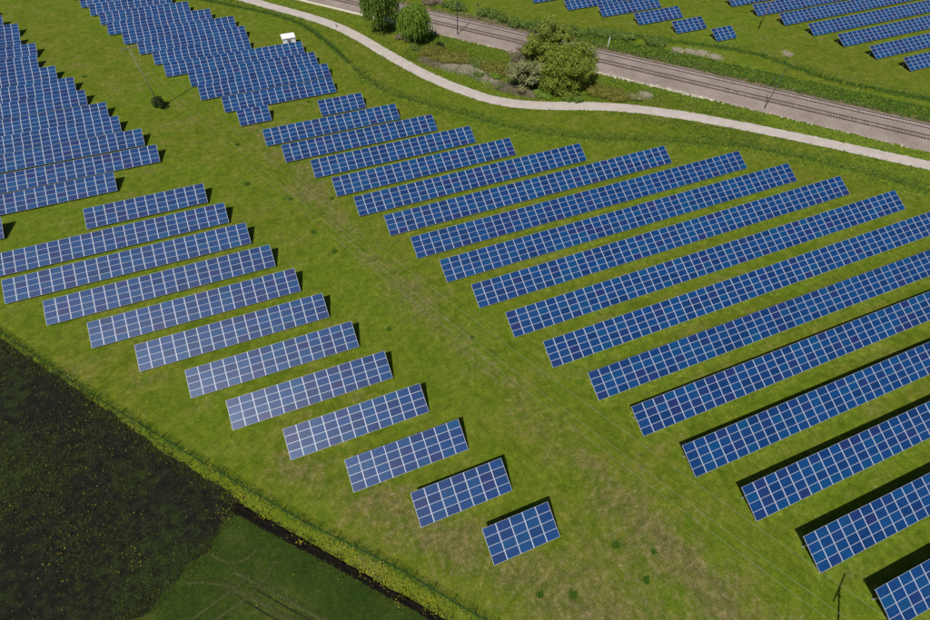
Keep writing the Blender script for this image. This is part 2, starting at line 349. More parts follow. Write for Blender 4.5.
def ribbon(L, w0, w1, prof, name, mat, step=.4, amp=.1, seed=1, z0=0.0):
    """prof: (fraction across -1..1, height) list; w0->w1 half width"""
    P = resample(L, step); n = normals2(P); r = np.random.default_rng(seed); k = len(prof); V = []
    wl = np.linspace(w0, w1, len(P))
    for j, (u, h) in enumerate(prof):
        off = u*wl + amp*r.normal(size=len(P))*.6
        hh = np.maximum(.004, h*(1+.5*r.normal(size=len(P)))) if h > .02 else np.full(len(P), h)
        V.append(np.c_[P + n*off[:, None], hh + z0])
    V = np.stack(V, 1).reshape(-1, 3); F = []
    for i in range(len(P)-1):
        for j in range(k-1): F.append((i*k+j+1, i*k+j, (i+1)*k+j, (i+1)*k+j+1))
    return mesh(name, V, F, mat)
soil_shaded = plain('shaded_furrow_soil', (.007, .006, .0045), .95, .05, 0, .5, 1.5)  # bare soil, blackened so its colour carries the shade along the furrow step
o = link('furrow', ribbon(DITCH, .60, .12, [(-1, .016), (-.5, .10), (0, .05), (.6, .16), (1, .016)], 'furrow', soil_shaded, amp=.07, seed=6))
tag(o, 'bare soil furrow, blackened for shade, between crop field and flower strip', 'furrow', kind='structure')
rut_soil = plain('rut_soil', (.020, .024, .009), .95, .05, 0, .5, 2.5)
ttr = leafmat('track_grass', [(.2, (0.0624, 0.0825, 0.0182)), (.5, (0.0910, 0.1125, 0.0260)), (.8, (0.1248, 0.1438, 0.0390))])
TRK = []
for L, lab, mt, hw in (([(-20.21, 17.33), (-16, 13.4), (-12.37, 9.73), (-4, 1.5), (2, -5)], 'pale straight tyre track nearest the furrow', ttr, .17),
                   ([(-21.6, 16.7), (-18.5, 13.9), (-15.5, 10.95), (-8, 3.3), (-3, -2)], 'pale straight tyre track farther from the furrow', ttr, .17),
                   ([(-30, 12.4), (-24.6, 14.49), (-21.11, 15.56), (-18.6, 16.4)], 'pale tyre track curving out of the straight pair toward the soil', ttr, .15),
                   ([(-28, 11.3), (-22.58, 13.5), (-19.33, 14.35), (-17.0, 15.5), (-15.8, 16.9)], 'pale curving tyre track crossing the straight pair', ttr, .15),
                   ([(-22.6, 20.4), (-21.95, 19.5), (-21.15, 18.83), (-20.33, 18.4), (-19.49, 18.2), (-18.4, 18.4), (-17.6, 19.0)], 'pale hook shaped tyre track near field corner', ttr, .13),
                   ([(-25.3, 18.2), (-23.6, 17.6), (-22.2, 16.9), (-21.4, 16.5)], 'short faint tyre track reaching the dark soil edge', ttr, .13)):
    TRK.append(L); tag(link('tyre_track', ribbon(L, hw*1.15, hw*.9, [(-1, .004), (0, .03), (1, .004)], 'tyre_track', mt, amp=.05, seed=len(lab), z0=.016)), lab, 'tyre track', kind='structure')
for L, lab in (([(-18.6, 15.1), (-12.8, 9.35), (-6, 2.8), (0, -4)], 'dark bare rut beside the straight tyre tracks'), ([(-19.9, 14.5), (-16, 10.6), (-9, 3.6), (-4, -1.8)], 'second dark rut along the farther tyre track')):
    tag(link('wheel_rut', ribbon(L, .08, .11, [(-1, .003), (0, .012), (1, .003)], 'wheel_rut', rut_soil, amp=.06, seed=len(lab), z0=.02)), lab, 'rut', kind='structure')

# path, railway bed
def build_path():
    P = resample(PATH, .5); n = normals2(P); V = []
    for u, z in ((-1.72, .008), (-1.3, .03), (0, .05), (1.3, .03), (1.72, .008)):
        j = (RNG.normal(size=len(P))*.07 if abs(u) > 1.5 else 0)
        V.append(np.c_[P + n*(np.full(len(P), u)+j)[:, None], np.full(len(P), z)])
    V = np.stack(V, 1).reshape(-1, 3); k = 5
    F = [(i*k+j+1, i*k+j, (i+1)*k+j, (i+1)*k+j+1) for i in range(len(P)-1) for j in range(4)]
    tag(link('path', mesh('path', V, F, M['path'])), 'pale gravel path curving between the fence and the railway', 'path', kind='structure')
build_path()
def build_railway():
    D = np.arange(-190, 150, .8); prof = ((122.5, .01), (123.4, .16), (126.0, .24), (127.1, .34), (133.3, .34), (134.2, .2), (135.0, .01)); V = []
    for n, z in prof:
        j = RNG.normal(size=len(D))*(.16 if z < .1 else .03)
        q = RN[None]*(n+j)[:, None] + RD[None]*D[:, None]; V.append(np.c_[q, z + RNG.normal(size=len(D))*.015*(z > .1)])
    V = np.stack(V, 1).reshape(-1, 3); k = len(prof)
    F = [(i*k+j, i*k+j+1, (i+1)*k+j+1, (i+1)*k+j) for i in range(len(D)-1) for j in range(k-1)]
    F = [f[::-1] for f in F]
    tag(link('railway_bed', mesh('railway_bed', V, F, M['ballast'])), 'pinkish grey ballast bed carrying two railway tracks', 'railway bed', kind='structure')
    for nm, na, nb, sm, lab in (('railway_track', 127.15, 128.65, M['wood_sleeper'], 'dark sleepered railway track nearer the path'), ('railway_track', 131.85, 133.35, M['concrete'], 'railway track with pale concrete sleepers nearer the far field')):
        root = empty(nm); tag(root, lab, 'railway track', 'two parallel railway tracks', 'structure')
        for n in (na, nb):
            b = MB(); c = rail(n, -20)
            rot = Matrix.Rotation(math.atan2(RD[1], RD[0]), 3, 'Z')
            b.box((c[0], c[1], .38), (330, .15, .05), 0, rot); b.box((c[0], c[1], .45), (330, .08, .09), 0, rot)
            b.build('rail', M['rail'], root)
        b = MB(); m = (na+nb)/2
        for d in np.arange(-184, 144, .62):
            c = rail(m, d); b.box((c[0], c[1], .285), (.24, 2.4, .13), 0, rot)
        s = b.build('sleepers', sm, root); s['kind'] = 'stuff'
build_railway()

# edging between ballast and verge
def build_edging():
    b = MB(); rot = Matrix.Rotation(math.atan2(RD[1], RD[0]), 3, 'Z'); c = rail(122.75, -130)
    b.box((c[0], c[1], .16), (92, .38, .32), 0, rot)
    tag(b.build('concrete_kerb', M['stone']), 'long pale concrete kerb between railway ballast and grass, near willows', 'kerb', kind='structure')
    V = []; F = []
    b = MB()
    for d in np.arange(-84, 140, .55):
        if d > -27 and d < 4 and random.random() < .95: kk = 2
        elif random.random() < (.55 if d > 4 else .2): kk = 1
        else: continue
        for _ in range(kk):
            c = rail(122.2 + random.gauss(0, .22), d + random.gauss(0, .3)); s = random.uniform(.25, .6)*(1 if kk == 2 else .65)
            rt = Matrix.Rotation(random.uniform(0, 3), 3, 'Z') @ Matrix.Rotation(random.gauss(0, .25), 3, 'X')
            b.box((c[0], c[1], s*.22), (s*1.2, s*.8, s*.5), 0, rt)
    me = b.mesh('edge_stones', M['stone']); co = np.zeros(len(me.vertices)*3); me.vertices.foreach_get('co', co); co += RNG.normal(size=len(co))*.035; me.vertices.foreach_set('co', co)
    me.materials[0] = plain('weathered_stone', (.46, .42, .33), .9, .2, 0, .45, .8); tag(link('edge_stones', me), 'broken chalky stones lining the near railway ballast edge', 'stones', kind='stuff')
build_edging()

# ------------------------------------------------------------------ scattered plants (stuff)
def tufts(name, P, h, w, mat, blades=3, label='', cat='grass', z0=0.0, lean=.35):
    """each tuft: a few bent triangular blades"""
    P = np.asarray(P); n = len(P); hs = h*(.6+.8*RNG.random(n)); V = []; 
    for _ in range(blades):
        a = RNG.random(n)*2*np.pi; d = np.c_[np.cos(a), np.sin(a)]; q = np.c_[-d[:, 1], d[:, 0]]
        o = P + RNG.normal(size=(n, 2))*w*.6; ww = (w*(.5+.5*RNG.random(n)))[:, None]
        l = (lean*hs*(.3+RNG.random(n)*1.2))[:, None]
        A = np.c_[o-q*ww, np.full(n, z0)]; B = np.c_[o+q*ww, np.full(n, z0)]; T = np.c_[o+d*l, z0+hs]
        V.append(np.stack([A, B, T], 1))
    V = np.concatenate(V).reshape(-1, 3); F = np.arange(len(V)).reshape(-1, 3)
    return tag(link(name, mesh(name, V, F, mat)), label, cat, kind='stuff')
def scatter_line(L, half, dens, bias=0):
    P = resample(L, .25); n = normals2(P); k = int(len(P)*.25*2*half*dens); i = RNG.integers(0, len(P), k)
    return P[i] + n[i]*((RNG.normal(size=k)*.55*half)+bias)[:, None] + RNG.normal(size=(k, 2))*.15
def scatter_rail(n0, n1, d0, d1, dens):
    k = int((n1-n0)*(d1-d0)*dens); return RN[None]*RNG.uniform(n0, n1, k)[:, None] + RD[None]*RNG.uniform(d0, d1, k)[:, None]
def clumps(P, k, spread):
    i = RNG.integers(0, len(P), k); return np.asarray(P)[i] + RNG.normal(size=(k, 2))*spread

tufts('tall_grass', np.r_[scatter_line(FENCE[4:34], 1.0, 16, 0.3), scatter_line(FENCE[34:], 2.6, 6, 0.5)], .26, .06, M['verge'], 3, 'tall dark grass growing along the fence below the gravel path', lean=1.1)
PV = np.r_[scatter_line(PATH, 5, 2.2), scatter_rail(112, 122, -120, 140, .9)]; PV = PV[dist_poly(PV, PATH) > 1.62]
tufts('verge_grass', PV, .22, .08, M['tall'], 3, 'short rough grass on both sides of the gravel path', lean=1.1)
tufts('bank_grass', np.r_[scatter_rail(135.4, 142.5, -45, 70, 9), scatter_rail(135, 139, -190, -45, 2)], .40, .09, M['verge'], 3, 'lush grass bank between the far track and the far meadow', lean=1.0)
tufts('fence_grass', scatter_line(FENCE_L, .38, 30), .15, .05, M['verge'], 3, 'dark grass tufts growing under the green mesh fence', lean=1.5)
tufts('fence_line_grass', scatter_line(FENCE_F, 1.4, 10), .35, .08, M['verge'], 3, 'dark grass line along the far wire fence beyond railway', lean=1.0)

WEEDS = [(20.88, 4.4, .7), (22.07, .13, .55), (13.77, 1.71, .7), (10.46, 3.1, .5), (-11.57, 85.9, .8), (-7.25, 91.4, .9), (-4.48, 78.5, .6), (-7.77, 81.6, .8), (-2, 68, .7), (-4.5, 64, .6), (.5, 62, .7), (-6, 73, 1), (4.8, 43, .5), (9, 40, .4), (-44, 142, .7), (-30, 119, 1.), (24.5, 2.2, .4), (2, 55, .9), (-15.5, 80, .5), (18.6, -4, .5), (3, 76, .5), (-25, 105, .8), (5, 111.5, .5), (-28, 137, .8), (-12, 100, .6), (-33, 52.5, .6), (16, 37, .4), (33.5, 11.5, .5)]
P = np.concatenate([np.array([x, y]) + RNG.normal(size=(int(190*r), 2))*r*.38 for x, y, r in WEEDS[::2] + WEEDS[1:5:2]])
tufts('weed_clumps', P, .10, .06, M['weed'], 3, 'dark green weed clumps dotted over the open meadow', 'weeds', lean=1.2)

tufts('track_tufts', np.concatenate([scatter_line(L, .42, 30) for L in TRK]), .10, .05, ttr, 3, 'pale flattened grass along the tyre tracks in the crop', lean=1.3, z0=.014)
# ploughed field weeds and flowers
def in_soil(k):
    P = np.c_[RNG.uniform(-85, -17, k), RNG.uniform(-12, 95, k)]
    a = np.array(STRIP[1]); b = np.array(STRIP[-1]); v = b-a; s = v[0]*(P[:, 1]-a[1]) - v[1]*(P[:, 0]-a[0])
    c = np.array((-19.5, 24.2)); d = np.array((-45, 11.)) - c; s2 = d[0]*(P[:, 1]-c[1]) - d[1]*(P[:, 0]-c[0])
    return P[(s < -45) & (s2 < -12)]
P = in_soil(60000); keep = np.sin(P[:, 0]*.35+1.3)*np.sin(P[:, 1]*.28+.4) + np.sin(P[:, 0]*.11-P[:, 1]*.17)*.8 + RNG.normal(size=len(P))*.8 > .1
tufts('border_weeds', np.r_[scatter_line(STRIP, .8, 16, -.25), scatter_line(CROPEDGE, 1.3, 9), scatter_line(DITCH, .45, 10, .55), scatter_line(DITCH, .4, 6, -.6)], .18, .07, M['oliveweed'], 3, 'low weeds along the ragged borders of the dark field', 'weeds', lean=1.0)
tufts('olive_weeds', P[keep], .16, .075, M['oliveweed'], 3, 'olive weeds scattered over the dark ploughed field', 'weeds', lean=1.1)
def flowers(name, P, s, label, z=.28):
    n = len(P); a = RNG.random(n)*2*np.pi; r = s*(.5+RNG.random(n)*.8); zz = z*(.5+RNG.random(n))
    V = []
    for k in range(4):
        t = a + k*np.pi/2; V.append(np.c_[P[:, 0]+np.cos(t)*r, P[:, 1]+np.sin(t)*r, zz + RNG.normal(size=n)*.3*r])
    V = np.stack(V, 1).reshape(-1, 3); F = np.arange(4*n).reshape(-1, 4)
    return tag(link(name, mesh(name, V, F, M['yellow'])), label, 'flowers', kind='stuff')
seedsP = in_soil(340); seedsP = seedsP[RNG.random(len(seedsP)) < np.clip(.25 + .5*np.sin(seedsP[:, 0]*.13+.5)*np.sin(seedsP[:, 1]*.1+1), .12, 1)]
flowers('soil_flowers', np.r_[clumps(seedsP, 1500, 1.1), in_soil(1800)], .058, 'yellow flowers scattered among weeds on the dark ploughed field', .3)
strip_mid = np.array([(-22, 30.2), (-18.5, 26.3), (-15.6, 22.6), (-12.6, 19.2), (-10, 16.4), (-8.6, 14.7), (-6.6, 12.6), (-5, 10.8), (-3, 9.0), (-1.2, 7.0), (.2, 5.6)])
sp = clumps(strip_mid, 60, .5)
flowers('strip_flowers', np.r_[clumps(sp, 330, .28), scatter_line(strip_mid, 1.0, 3), scatter_line(STRIP[2:], .7, .8, .9)], .065, 'bright yellow flowers along the strip below the mesh fence', .3)
mead = np.c_[RNG.uniform(-20, 60, 420), RNG.uniform(-12, 80, 420)]
flowers('meadow_flowers', np.r_[mead, clumps([(153, 69.8), (154, 69), (39.8, -.6), (104, 58), (96, 65), (23, 40), (15.2, 30), (14, 27.6), (20, 7), (-30, 42)], 90, .6)], .06, 'small yellow flowers dotted over the meadow', .15)

# ------------------------------------------------------------------ trees and shrubs
def leaves(name, P, size, mat, parent=None, aspect=.55, droop=False, N=None):
    n = len(P)
    if droop:
        a = RNG.normal(size=(n, 3))*.35 + np.array([0, 0, -1.0]); a /= np.linalg.norm(a, axis=1)[:, None]
        b = RNG.normal(size=(n, 3))
    else:
        r = RNG.normal(size=(n, 3)); r /= np.linalg.norm(r, axis=1)[:, None]
        nn = N + .75*r + np.array([0, 0, .35]); nn /= np.linalg.norm(nn, axis=1)[:, None]
        a = np.cross(nn, RNG.normal(size=(n, 3))); a /= np.linalg.norm(a, axis=1)[:, None]; b = np.cross(nn, a)
    b = b - a*np.sum(a*b, 1)[:, None]; b /= np.linalg.norm(b, axis=1)[:, None]
    s = (size*(.5+RNG.random(n)))[:, None]
    V = np.stack([P-a*s, P+b*s*aspect, P+a*s, P-b*s*aspect], 1).reshape(-1, 3)
    return link(name, mesh(name, V, np.arange(4*n).reshape(-1, 4), mat), parent)
def shell(c, r, k, inner=.55):
    """points in a rough shell (columns 0-2) with their outward directions (columns 3-5)"""
    d = RNG.normal(size=(k, 3)); d /= np.linalg.norm(d, axis=1)[:, None]
    f = (inner+(1-inner)*RNG.random(k)**.5)*np.where(RNG.random(k) < .12, 1.25, 1.0)
    return np.c_[np.array(c) + d*np.array(r)*f[:, None], d]
def limb(b, p0, p1, r0, r1, n=5):
    p0, p1 = np.array(p0, float), np.array(p1, float); pts = [p0 + (p1-p0)*t + (RNG.normal(size=3)*.12*np.linalg.norm(p1-p0)*.5*(0 < t < 1)) for t in np.linspace(0, 1, 5)]
    b.tube([tuple(p) for p in pts], [r0+(r1-r0)*t for t in np.linspace(0, 1, 5)], n)
def blob_tree(name, loc, rad, h, nblob, per, size, mat, label, cat='tree', group=None, trunk_h=None, squash=.5, br=(.9, 1.9), rz=0, low=.54):
    global RNG; RNG = np.random.default_rng(int(loc[0]*10)+5)
    root = empty(name, (loc[0], loc[1], 0)); tag(root, label, cat, group)
    rx, ry = rad; b = MB(); pts = []; cz = h*low
    limb(b, (0, 0, -.1), (0, 0, h*.55), .05*h*.45, .02*h*.45, 7)
    for _ in range(nblob):
        d = RNG.normal(size=3); d /= np.linalg.norm(d); d[2] = d[2] if d[2] > -.9 else -.6*RNG.random()
        f = (.45 + .5*RNG.random())*(1 + .16*math.sin(2.3*math.atan2(d[1], d[0])+1) + .12*math.sin(5*d[2]))
        c = np.array([d[0]*rx*f, d[1]*ry*f, cz + d[2]*h*(.98-low if d[2] > 0 else low)*f*1.02])
        wdt = 1 - .35*max(0, d[2]); c[:2] *= wdt
        r = RNG.uniform(*br); pts.append(shell(c, (r, r, r*.7), per, .35))
        if RNG.random() < .5: limb(b, (0, 0, h*RNG.uniform(.15, .5)), c, .012*h, .004*h, 4)
    b.build('trunk', M['bark'], root, smooth=True)
    P = np.concatenate(pts); P = P[P[:, 2] > .05]
    leaves('crown', P[:, :3], size, mat, root, N=P[:, 3:]); return root
def willow(name, loc, rad, h, nst, mat, label, size=.24):
    root = empty(name, (loc[0], loc[1], 0)); tag(root, label, 'tree', 'willows between path and railway')
    b = MB(); limb(b, (0, 0, -.1), (.2, 0, h*.5), .42, .24, 8); P = []
    nl = max(9, nst//50); heads = []
    for _ in range(nl):
        a = RNG.random()*2*np.pi; f = RNG.random()**.5*.8; c = np.array([np.cos(a)*rad*f, np.sin(a)*rad*f, h*(.95-.33*f*f)+RNG.normal()*.3]); heads.append(c)
        limb(b, (.1, 0, h*RNG.uniform(.25, .5)), c, .13, .03, 5)
    for i in range(nst):
        c = heads[RNG.integers(len(heads))] + RNG.normal(size=3)*np.array([.7, .7, .45]); L = RNG.uniform(.25, .7)*h*(.5+.5*RNG.random())
        L = min(L, c[2]-.4); k = int(L/.17)+2; t = np.linspace(0, 1, k)
        out = c[:2]/(np.linalg.norm(c[:2])+.1)
        Q = np.c_[c[0]+out[0]*.9*np.sqrt(t)+RNG.normal(size=k)*.07, c[1]+out[1]*.9*np.sqrt(t)+RNG.normal(size=k)*.07, c[2]+.25*np.sin(t*3)-L*t]; P.append(Q)
    b.build('trunk', M['bark'], root, smooth=True); leaves('crown', np.concatenate(P), size, mat, root, aspect=.38, droop=True); return root
def bush(loc, rx, ry, h, k, size, mat, label, group='low shrubs beside the railway and path', nb=9, rz=0.0, name='bush'):
    root = empty(name, (loc[0], loc[1], 0), rz); tag(root, label, 'bush', group)
    b = MB(); pts = []
    for _ in range(nb):
        a = RNG.random()*2*np.pi; f = RNG.random()**.5*.8; c = np.array([np.cos(a)*rx*f, np.sin(a)*ry*f, h*(.55-.25*f)+.05]); r = min(rx, ry)*RNG.uniform(.32, .55)
        pts.append(shell(c, (r, r, h*.42), k//nb)); limb(b, (c[0]*.3, c[1]*.3, -.03), c, .06, .02, 4)
    b.build('stems', M['bark'], root); P = np.concatenate(pts); P = P[P[:, 2] > .03]
    leaves('foliage', P[:, :3], size, mat, root, N=P[:, 3:]); return root

willow('willow_tree', (30.6, 141.3), 4.7, 13.8, 1700, M['willow'], 'tall drooping willow beside the path, its shadow on the railway')
willow('willow_tree', (37.0, 131.2), 3.6, 8.6, 1300, M['willow2'], 'smaller bright green willow right of the tall willow')
blob_tree('leafy_tree', (63.4, 95.6), (6.0, 5.6), 11.6, 150, 260, .21, M['tree'], 'large bright green tree crown between path and railway', br=(1.1, 2.1), low=.44)
blob_tree('leafy_tree', (61.0, 101.4), (5.2, 4.6), 14.4, 90, 330, .24, M['tree2'], 'taller green tree pressed behind the large tree, its top over the track', br=(.9, 1.8), low=.44)
blob_tree('grey_shrub', (54.6, 99.6), (4.4, 4.0), 7.2, 50, 190, .17, M['greyleaf'], 'grey green half bare shrub left of the large tree', 'shrub', br=(.6, 1.5), low=.47)
blob_tree('twiggy_shrub', (55.8, 104.6), (3.6, 3.2), 9.2, 36, 110, .13, M['pinkreed'], 'bare pinkish twiggy shrub behind the grey shrub at the ballast', 'shrub', br=(.6, 1.6), low=.47)
AZR = math.atan2(RD[1], RD[0])
bush((40.6, 121.6), 6.8, 3.6, 1.6, 9500, .13, M['rusty'], 'long olive orange bush right of the small willow', rz=AZR, nb=34)
bush((44.6, 118.2), 4.2, 3.0, 1.4, 5200, .13, M['rusty'], 'olive orange bush below the railway mast, beside pale reeds', rz=AZR, nb=20)
bush((51.4, 109.4), 4.6, 3.4, 1.8, 7000, .13, M['rusty'], 'olive orange bush left of the grey shrub', rz=AZR, nb=24)
bush((49.9, 106.0), 1.9, 1.6, 1.2, 1500, .13, M['willow2'], 'small fresh green bush below the olive orange bush by grey shrub', nb=8)
bush((71.4, 90.0), 5.8, 3.0, 1.5, 8000, .13, M['rusty'], 'brownish olive bush right of the large tree', rz=AZR, nb=28)
bush((34.2, 133.6), 2.6, 2.0, 1.1, 1800, .12, M['pinkreed'], 'low brownish bush between the two willows', nb=9)
bush((42.6, 125.9), 1.3, 1.0, 1.6, 900, .14, M['darkbush'], 'small dark bush at the ballast right of small willow', nb=5)
bush((48.9, 101.4), .9, .8, .9, 420, .13, M['bush'], 'tiny dark green bush beside pinkish reeds near the path', nb=4)
bush((-26.7, 121.0), 1.5, 1.4, 2.6, 1500, .15, M['darkbush'], 'lone dark bush at the foot of the pale pole', group='lone bush in the meadow', nb=8)
for c, rx, ry, h, m, lab in (((36.6, 127.0), 2.6, 1.6, 1.1, 'bush', 'low green shrub at the foot of the smaller willow'), ((47.6, 113.8), 2.6, 1.5, 1.0, 'bush', 'low green shrub between the two olive orange bushes near the kerb'),
        ((57.0, 94.6), 2.8, 1.7, 1.3, 'willow2', 'fresh green shrub at the path side foot of the grey shrub'), ((62.6, 90.6), 2.8, 1.4, 1.4, 'willow', 'green shrub under the path side of the large tree'), ((76.6, 86.0), 2.2, 1.3, .9, 'greyleaf', 'small pale grey green shrub right of the brownish olive bush'), ((46.4, 108.6), 1.5, 1.1, .8, 'bush', 'small green shrub among the pale reeds')):
    bush(c, rx, ry, h, int(480*rx*ry), .13, M[m], lab, rz=AZR, nb=14)
far = [((62.4, 139.2), 3.2, 1.7, 2.4, 'bush', 'rounded green bush on far bank, left of the thick scrub'), ((66.4, 131.8), 4.2, 2.2, 2.8, 'bush', 'wide pale green bush on far bank across from the big tree'), ((70.4, 127.2), 3.2, 2.0, 2.6, 'bush', 'green bush on far bank directly behind the big tree top'),
       ((74.6, 125.4), 3.4, 2.0, 2.4, 'bush', 'green scrub bush on far bank just right of the big tree top'), ((79.6, 121.2), 3.4, 1.8, 1.9, 'bush', 'low green bush below the second far table row'), ((86.6, 117.0), 3.8, 1.7, 1.8, 'bush', 'low spreading bush on far bank behind the white post'), ((91.6, 113.4), 2.8, 1.6, 1.8, 'bush', 'green bush on far bank right of the white post'), ((97.0, 107.6), 2.7, 1.9, 2.2, 'bush', 'dense round bush at right end of the far scrub'),
       ((55.0, 147.0), 3.6, 1.8, 2.2, 'bush', 'green bush on far bank right of the tall dark railway mast'), ((49.0, 153.4), 3.6, 1.8, 2.4, 'pinkreed', 'brownish scrub on far bank left of the tall dark mast')]
for c, rx, ry, h, m, lab in far:
    bush(c, rx*1.3, ry*1.25, h*.9, 3600, .15, M[m], lab, 'scrub bushes on the far railway bank', rz=AZR, nb=18)
tufts('dead_reeds', np.r_[clumps([(41.6, 113.8), (43.4, 112.2), (45.0, 110.6), (46.2, 108.4), (44.6, 113.8), (47.2, 106.6), (40.4, 115.6), (47.5, 109.5), (45.8, 112.4), (42.6, 115.6), (49, 105), (48, 108)], 1700, .8), clumps([(106, 98.8), (103.6, 100.6), (108, 95.8), (101, 102.4), (80, 86.3)], 1500, .8), clumps([(48, 114.4), (46.4, 116), (50, 113.2), (127, 90.4)], 500, .7)], .22, .05, M['reed'], 4, 'pale dead reeds lying beside the path and the railway', 'reeds', lean=2.2)
tufts('pink_reeds', np.r_[clumps([(51.5, 99.5), (53, 98), (50.3, 101), (54.6, 97), (52.5, 100.8), (55.5, 95.8), (49.4, 102.6)], 1500, .9), scatter_rail(134.9, 138, -70, -26, 6.0), scatter_rail(134.8, 136.4, -26, 60, 3.0), clumps([(68, 122.5), (70, 120.5), (66, 125), (72, 119)], 2000, 1.0), clumps([(38, 118.5), (36.5, 121), (39.5, 117)], 500, .9)], .25, .05, M['pinkreed'], 4, 'pinkish dry stalks around the shrubs and along far ballast', 'dry stalks', lean=1.8)
tufts('thicket_grass', (lambda q: q[dist_poly(q, PATH) > 2.3])(np.r_[scatter_rail(106, 122, -72, 16, 7), clumps([(43, 113), (45.4, 110), (47, 107.4), (52, 99.5), (50, 102), (54, 97.6)], 900, 1.2)]), .24, .06, M['tall'], 3, 'rough green undergrowth between path and ballast', lean=1.0)

# ------------------------------------------------------------------ solar tables
TILT = R(23.43); PITCH = 1.68; ROWP = 1.015; LOW = .35
CT, ST = math.cos(TILT), math.sin(TILT); ROT = Matrix.Rotation(TILT, 3, 'X')
def module_data():
    w, h, t, fx, fy = 1.645/2, .997/2, .04, .040, .022
    V = [(-w, -h, 0), (w, -h, 0), (w, h, 0), (-w, h, 0), (-w, -h, t), (w, -h, t), (w, h, t), (-w, h, t),
         (-w+fx, -h+fy, t-.001), (w-fx, -h+fy, t-.001), (w-fx, h-fy, t-.001), (-w+fx, h-fy, t-.001),
         (-w+fx, -h+fy, t-.006), (w-fx, -h+fy, t-.006), (w-fx, h-fy, t-.006), (-w+fx, h-fy, t-.006)]
    F = [(3, 2, 1, 0), (0, 1, 5, 4), (1, 2, 6, 5), (2, 3, 7, 6), (3, 0, 4, 7), (4, 5, 9, 8), (5, 6, 10, 9), (6, 7, 11, 10), (7, 4, 8, 11), (12, 13, 14, 15)]
    mi = [2] + [1]*8 + [0]
    return np.array(V), F, mi
MV, MF, MMI = module_data()
MODULE = mesh('solar_module', MV, MF, [M['glass'], M['frame'], M['back']], MMI)
def leg_mesh(hh):
    b = MB(); b.box((0, 0, hh/2), (.10, .07, hh)); b.box((0, 0, .015), (.26, .2, .03)); return b.mesh('leg', M['steel'])
YF, YR = .75, 3.05                                  # where front and rear legs stand along the slope
LEG_F = leg_mesh(LOW + YF*ST - .17); LEG_R = leg_mesh(LOW + YR*ST - .17)
def slope(x, s, dz=0.0): return (x, s*CT - dz*ST, LOW + s*ST + dz*CT)
def solar_table(x0, x1, y, label, group, single):
    n = max(1, round((x1-x0)/PITCH)); cx = (x0+x1)/2; root = empty('solar_table', (cx, y, 0)); tag(root, label, 'solar table', group)
    pitch = (x1-x0)/n if abs((x1-x0)/n - PITCH) < .035 else PITCH; half = n*pitch/2
    if single:
        for i in range(n):
            for j in range(4):
                o = bpy.data.objects.new('solar_module', MODULE); C.objects.link(o); o.parent = root
                jx, jz = random.gauss(0, .004), random.gauss(0, .003)
                o.location = slope(-half+(i+.5)*pitch+jx, (j+.5)*ROWP, jz); o.rotation_euler = (TILT+random.gauss(0, .003), random.gauss(0, .002), random.gauss(0, .0015))
    else:
        V = []; F = []; mi = []
        Rm = np.array(ROT)
        for i in range(n):
            for j in range(4):
                b = len(V)*16; V.append(MV@Rm.T + np.array(slope(-half+(i+.5)*pitch, (j+.5)*ROWP)))
                F += [tuple(b+k for k in f) for f in MF]; mi += MMI
        o = link('solar_modules', mesh('solar_modules', np.concatenate(V), F, [M['glass_j'], M['frame'], M['back']], mi), root); o['kind'] = 'stuff'
    b = MB(); L = 4*ROWP
    for j in range(5):                                # purlins under the module joints
        s = min(max(j*ROWP, .08), L-.08); b.box(slope(0, s, -.045), (2*half-.02, .06, .06), 0, ROT)
    bays = max(1, round(n/3)); xs = [-half+.5 + (2*half-1)*k/bays for k in range(bays+1)]
    for k, x in enumerate(xs):
        b.box(slope(x, L/2, -.115), (.07, L-.3, .075), 0, ROT)
        if 0 < k < bays:
            for s, hh in ((YF, LOW+YF*ST-.17), (YR, LOW+YR*ST-.17)): b.box((x, s*CT, hh/2), (.09, .07, hh))
    for i in range(1, n):                             # clamp strips in the gaps between columns
        b.box(slope(-half+i*pitch, L/2, .022), (.028, L-.02, .012), 1, ROT)
    b.build('support_frame', [M['steel'], M['frame']], root)
    for x in (xs[0], xs[-1]):
        link('leg', LEG_F, root, (x, YF*CT, 0)); link('leg', LEG_R, root, (x, YR*CT, 0))
    return root
NUM = 'zero one two three four five six seven eight nine ten eleven twelve thirteen fourteen fifteen sixteen seventeen eighteen nineteen twenty'.split()
TENS = {20: 'twenty', 30: 'thirty', 40: 'forty', 50: 'fifty'}
def words(n): return NUM[n] if n <= 20 else TENS[n//10*10] + ('-'+NUM[n % 10] if n % 10 else '')
ORD = ' first second third fourth fifth sixth seventh eighth ninth tenth eleventh twelfth thirteenth fourteenth fifteenth sixteenth seventeenth eighteenth'.split(' ')
# block beside the dark field, from its front tip
for i, (a, b, y) in enumerate(Lb):
    n = round((b-a)/PITCH)
    lab = {0: 'shortest blue solar table, five modules long, at the front tip beside the fence', 11: 'twelve-module solar table at the rear of the block beside the dark field'}.get(i, f'{words(n)} module solar table, {ORD[i+1]} from the front tip beside the dark field')
    solar_table(a, b, y, lab, 'solar tables in the block beside the dark field', True)
# big block on the right, from its rear
for i, (a, b, y) in enumerate(Rb):
    n = round((b-a)/PITCH)
    if i > 10: lab = f'solar table running out of frame, {ORD[18-i]} up from the bottom right corner'
    elif i == 0: lab = 'short six-module solar table at the rear tip of the big right block'
    else: lab = f'long {words(n)} module solar table, {ORD[i+1]} from the rear of the big right block'
    solar_table(a, b, y, lab, 'solar tables in the big right block', True)
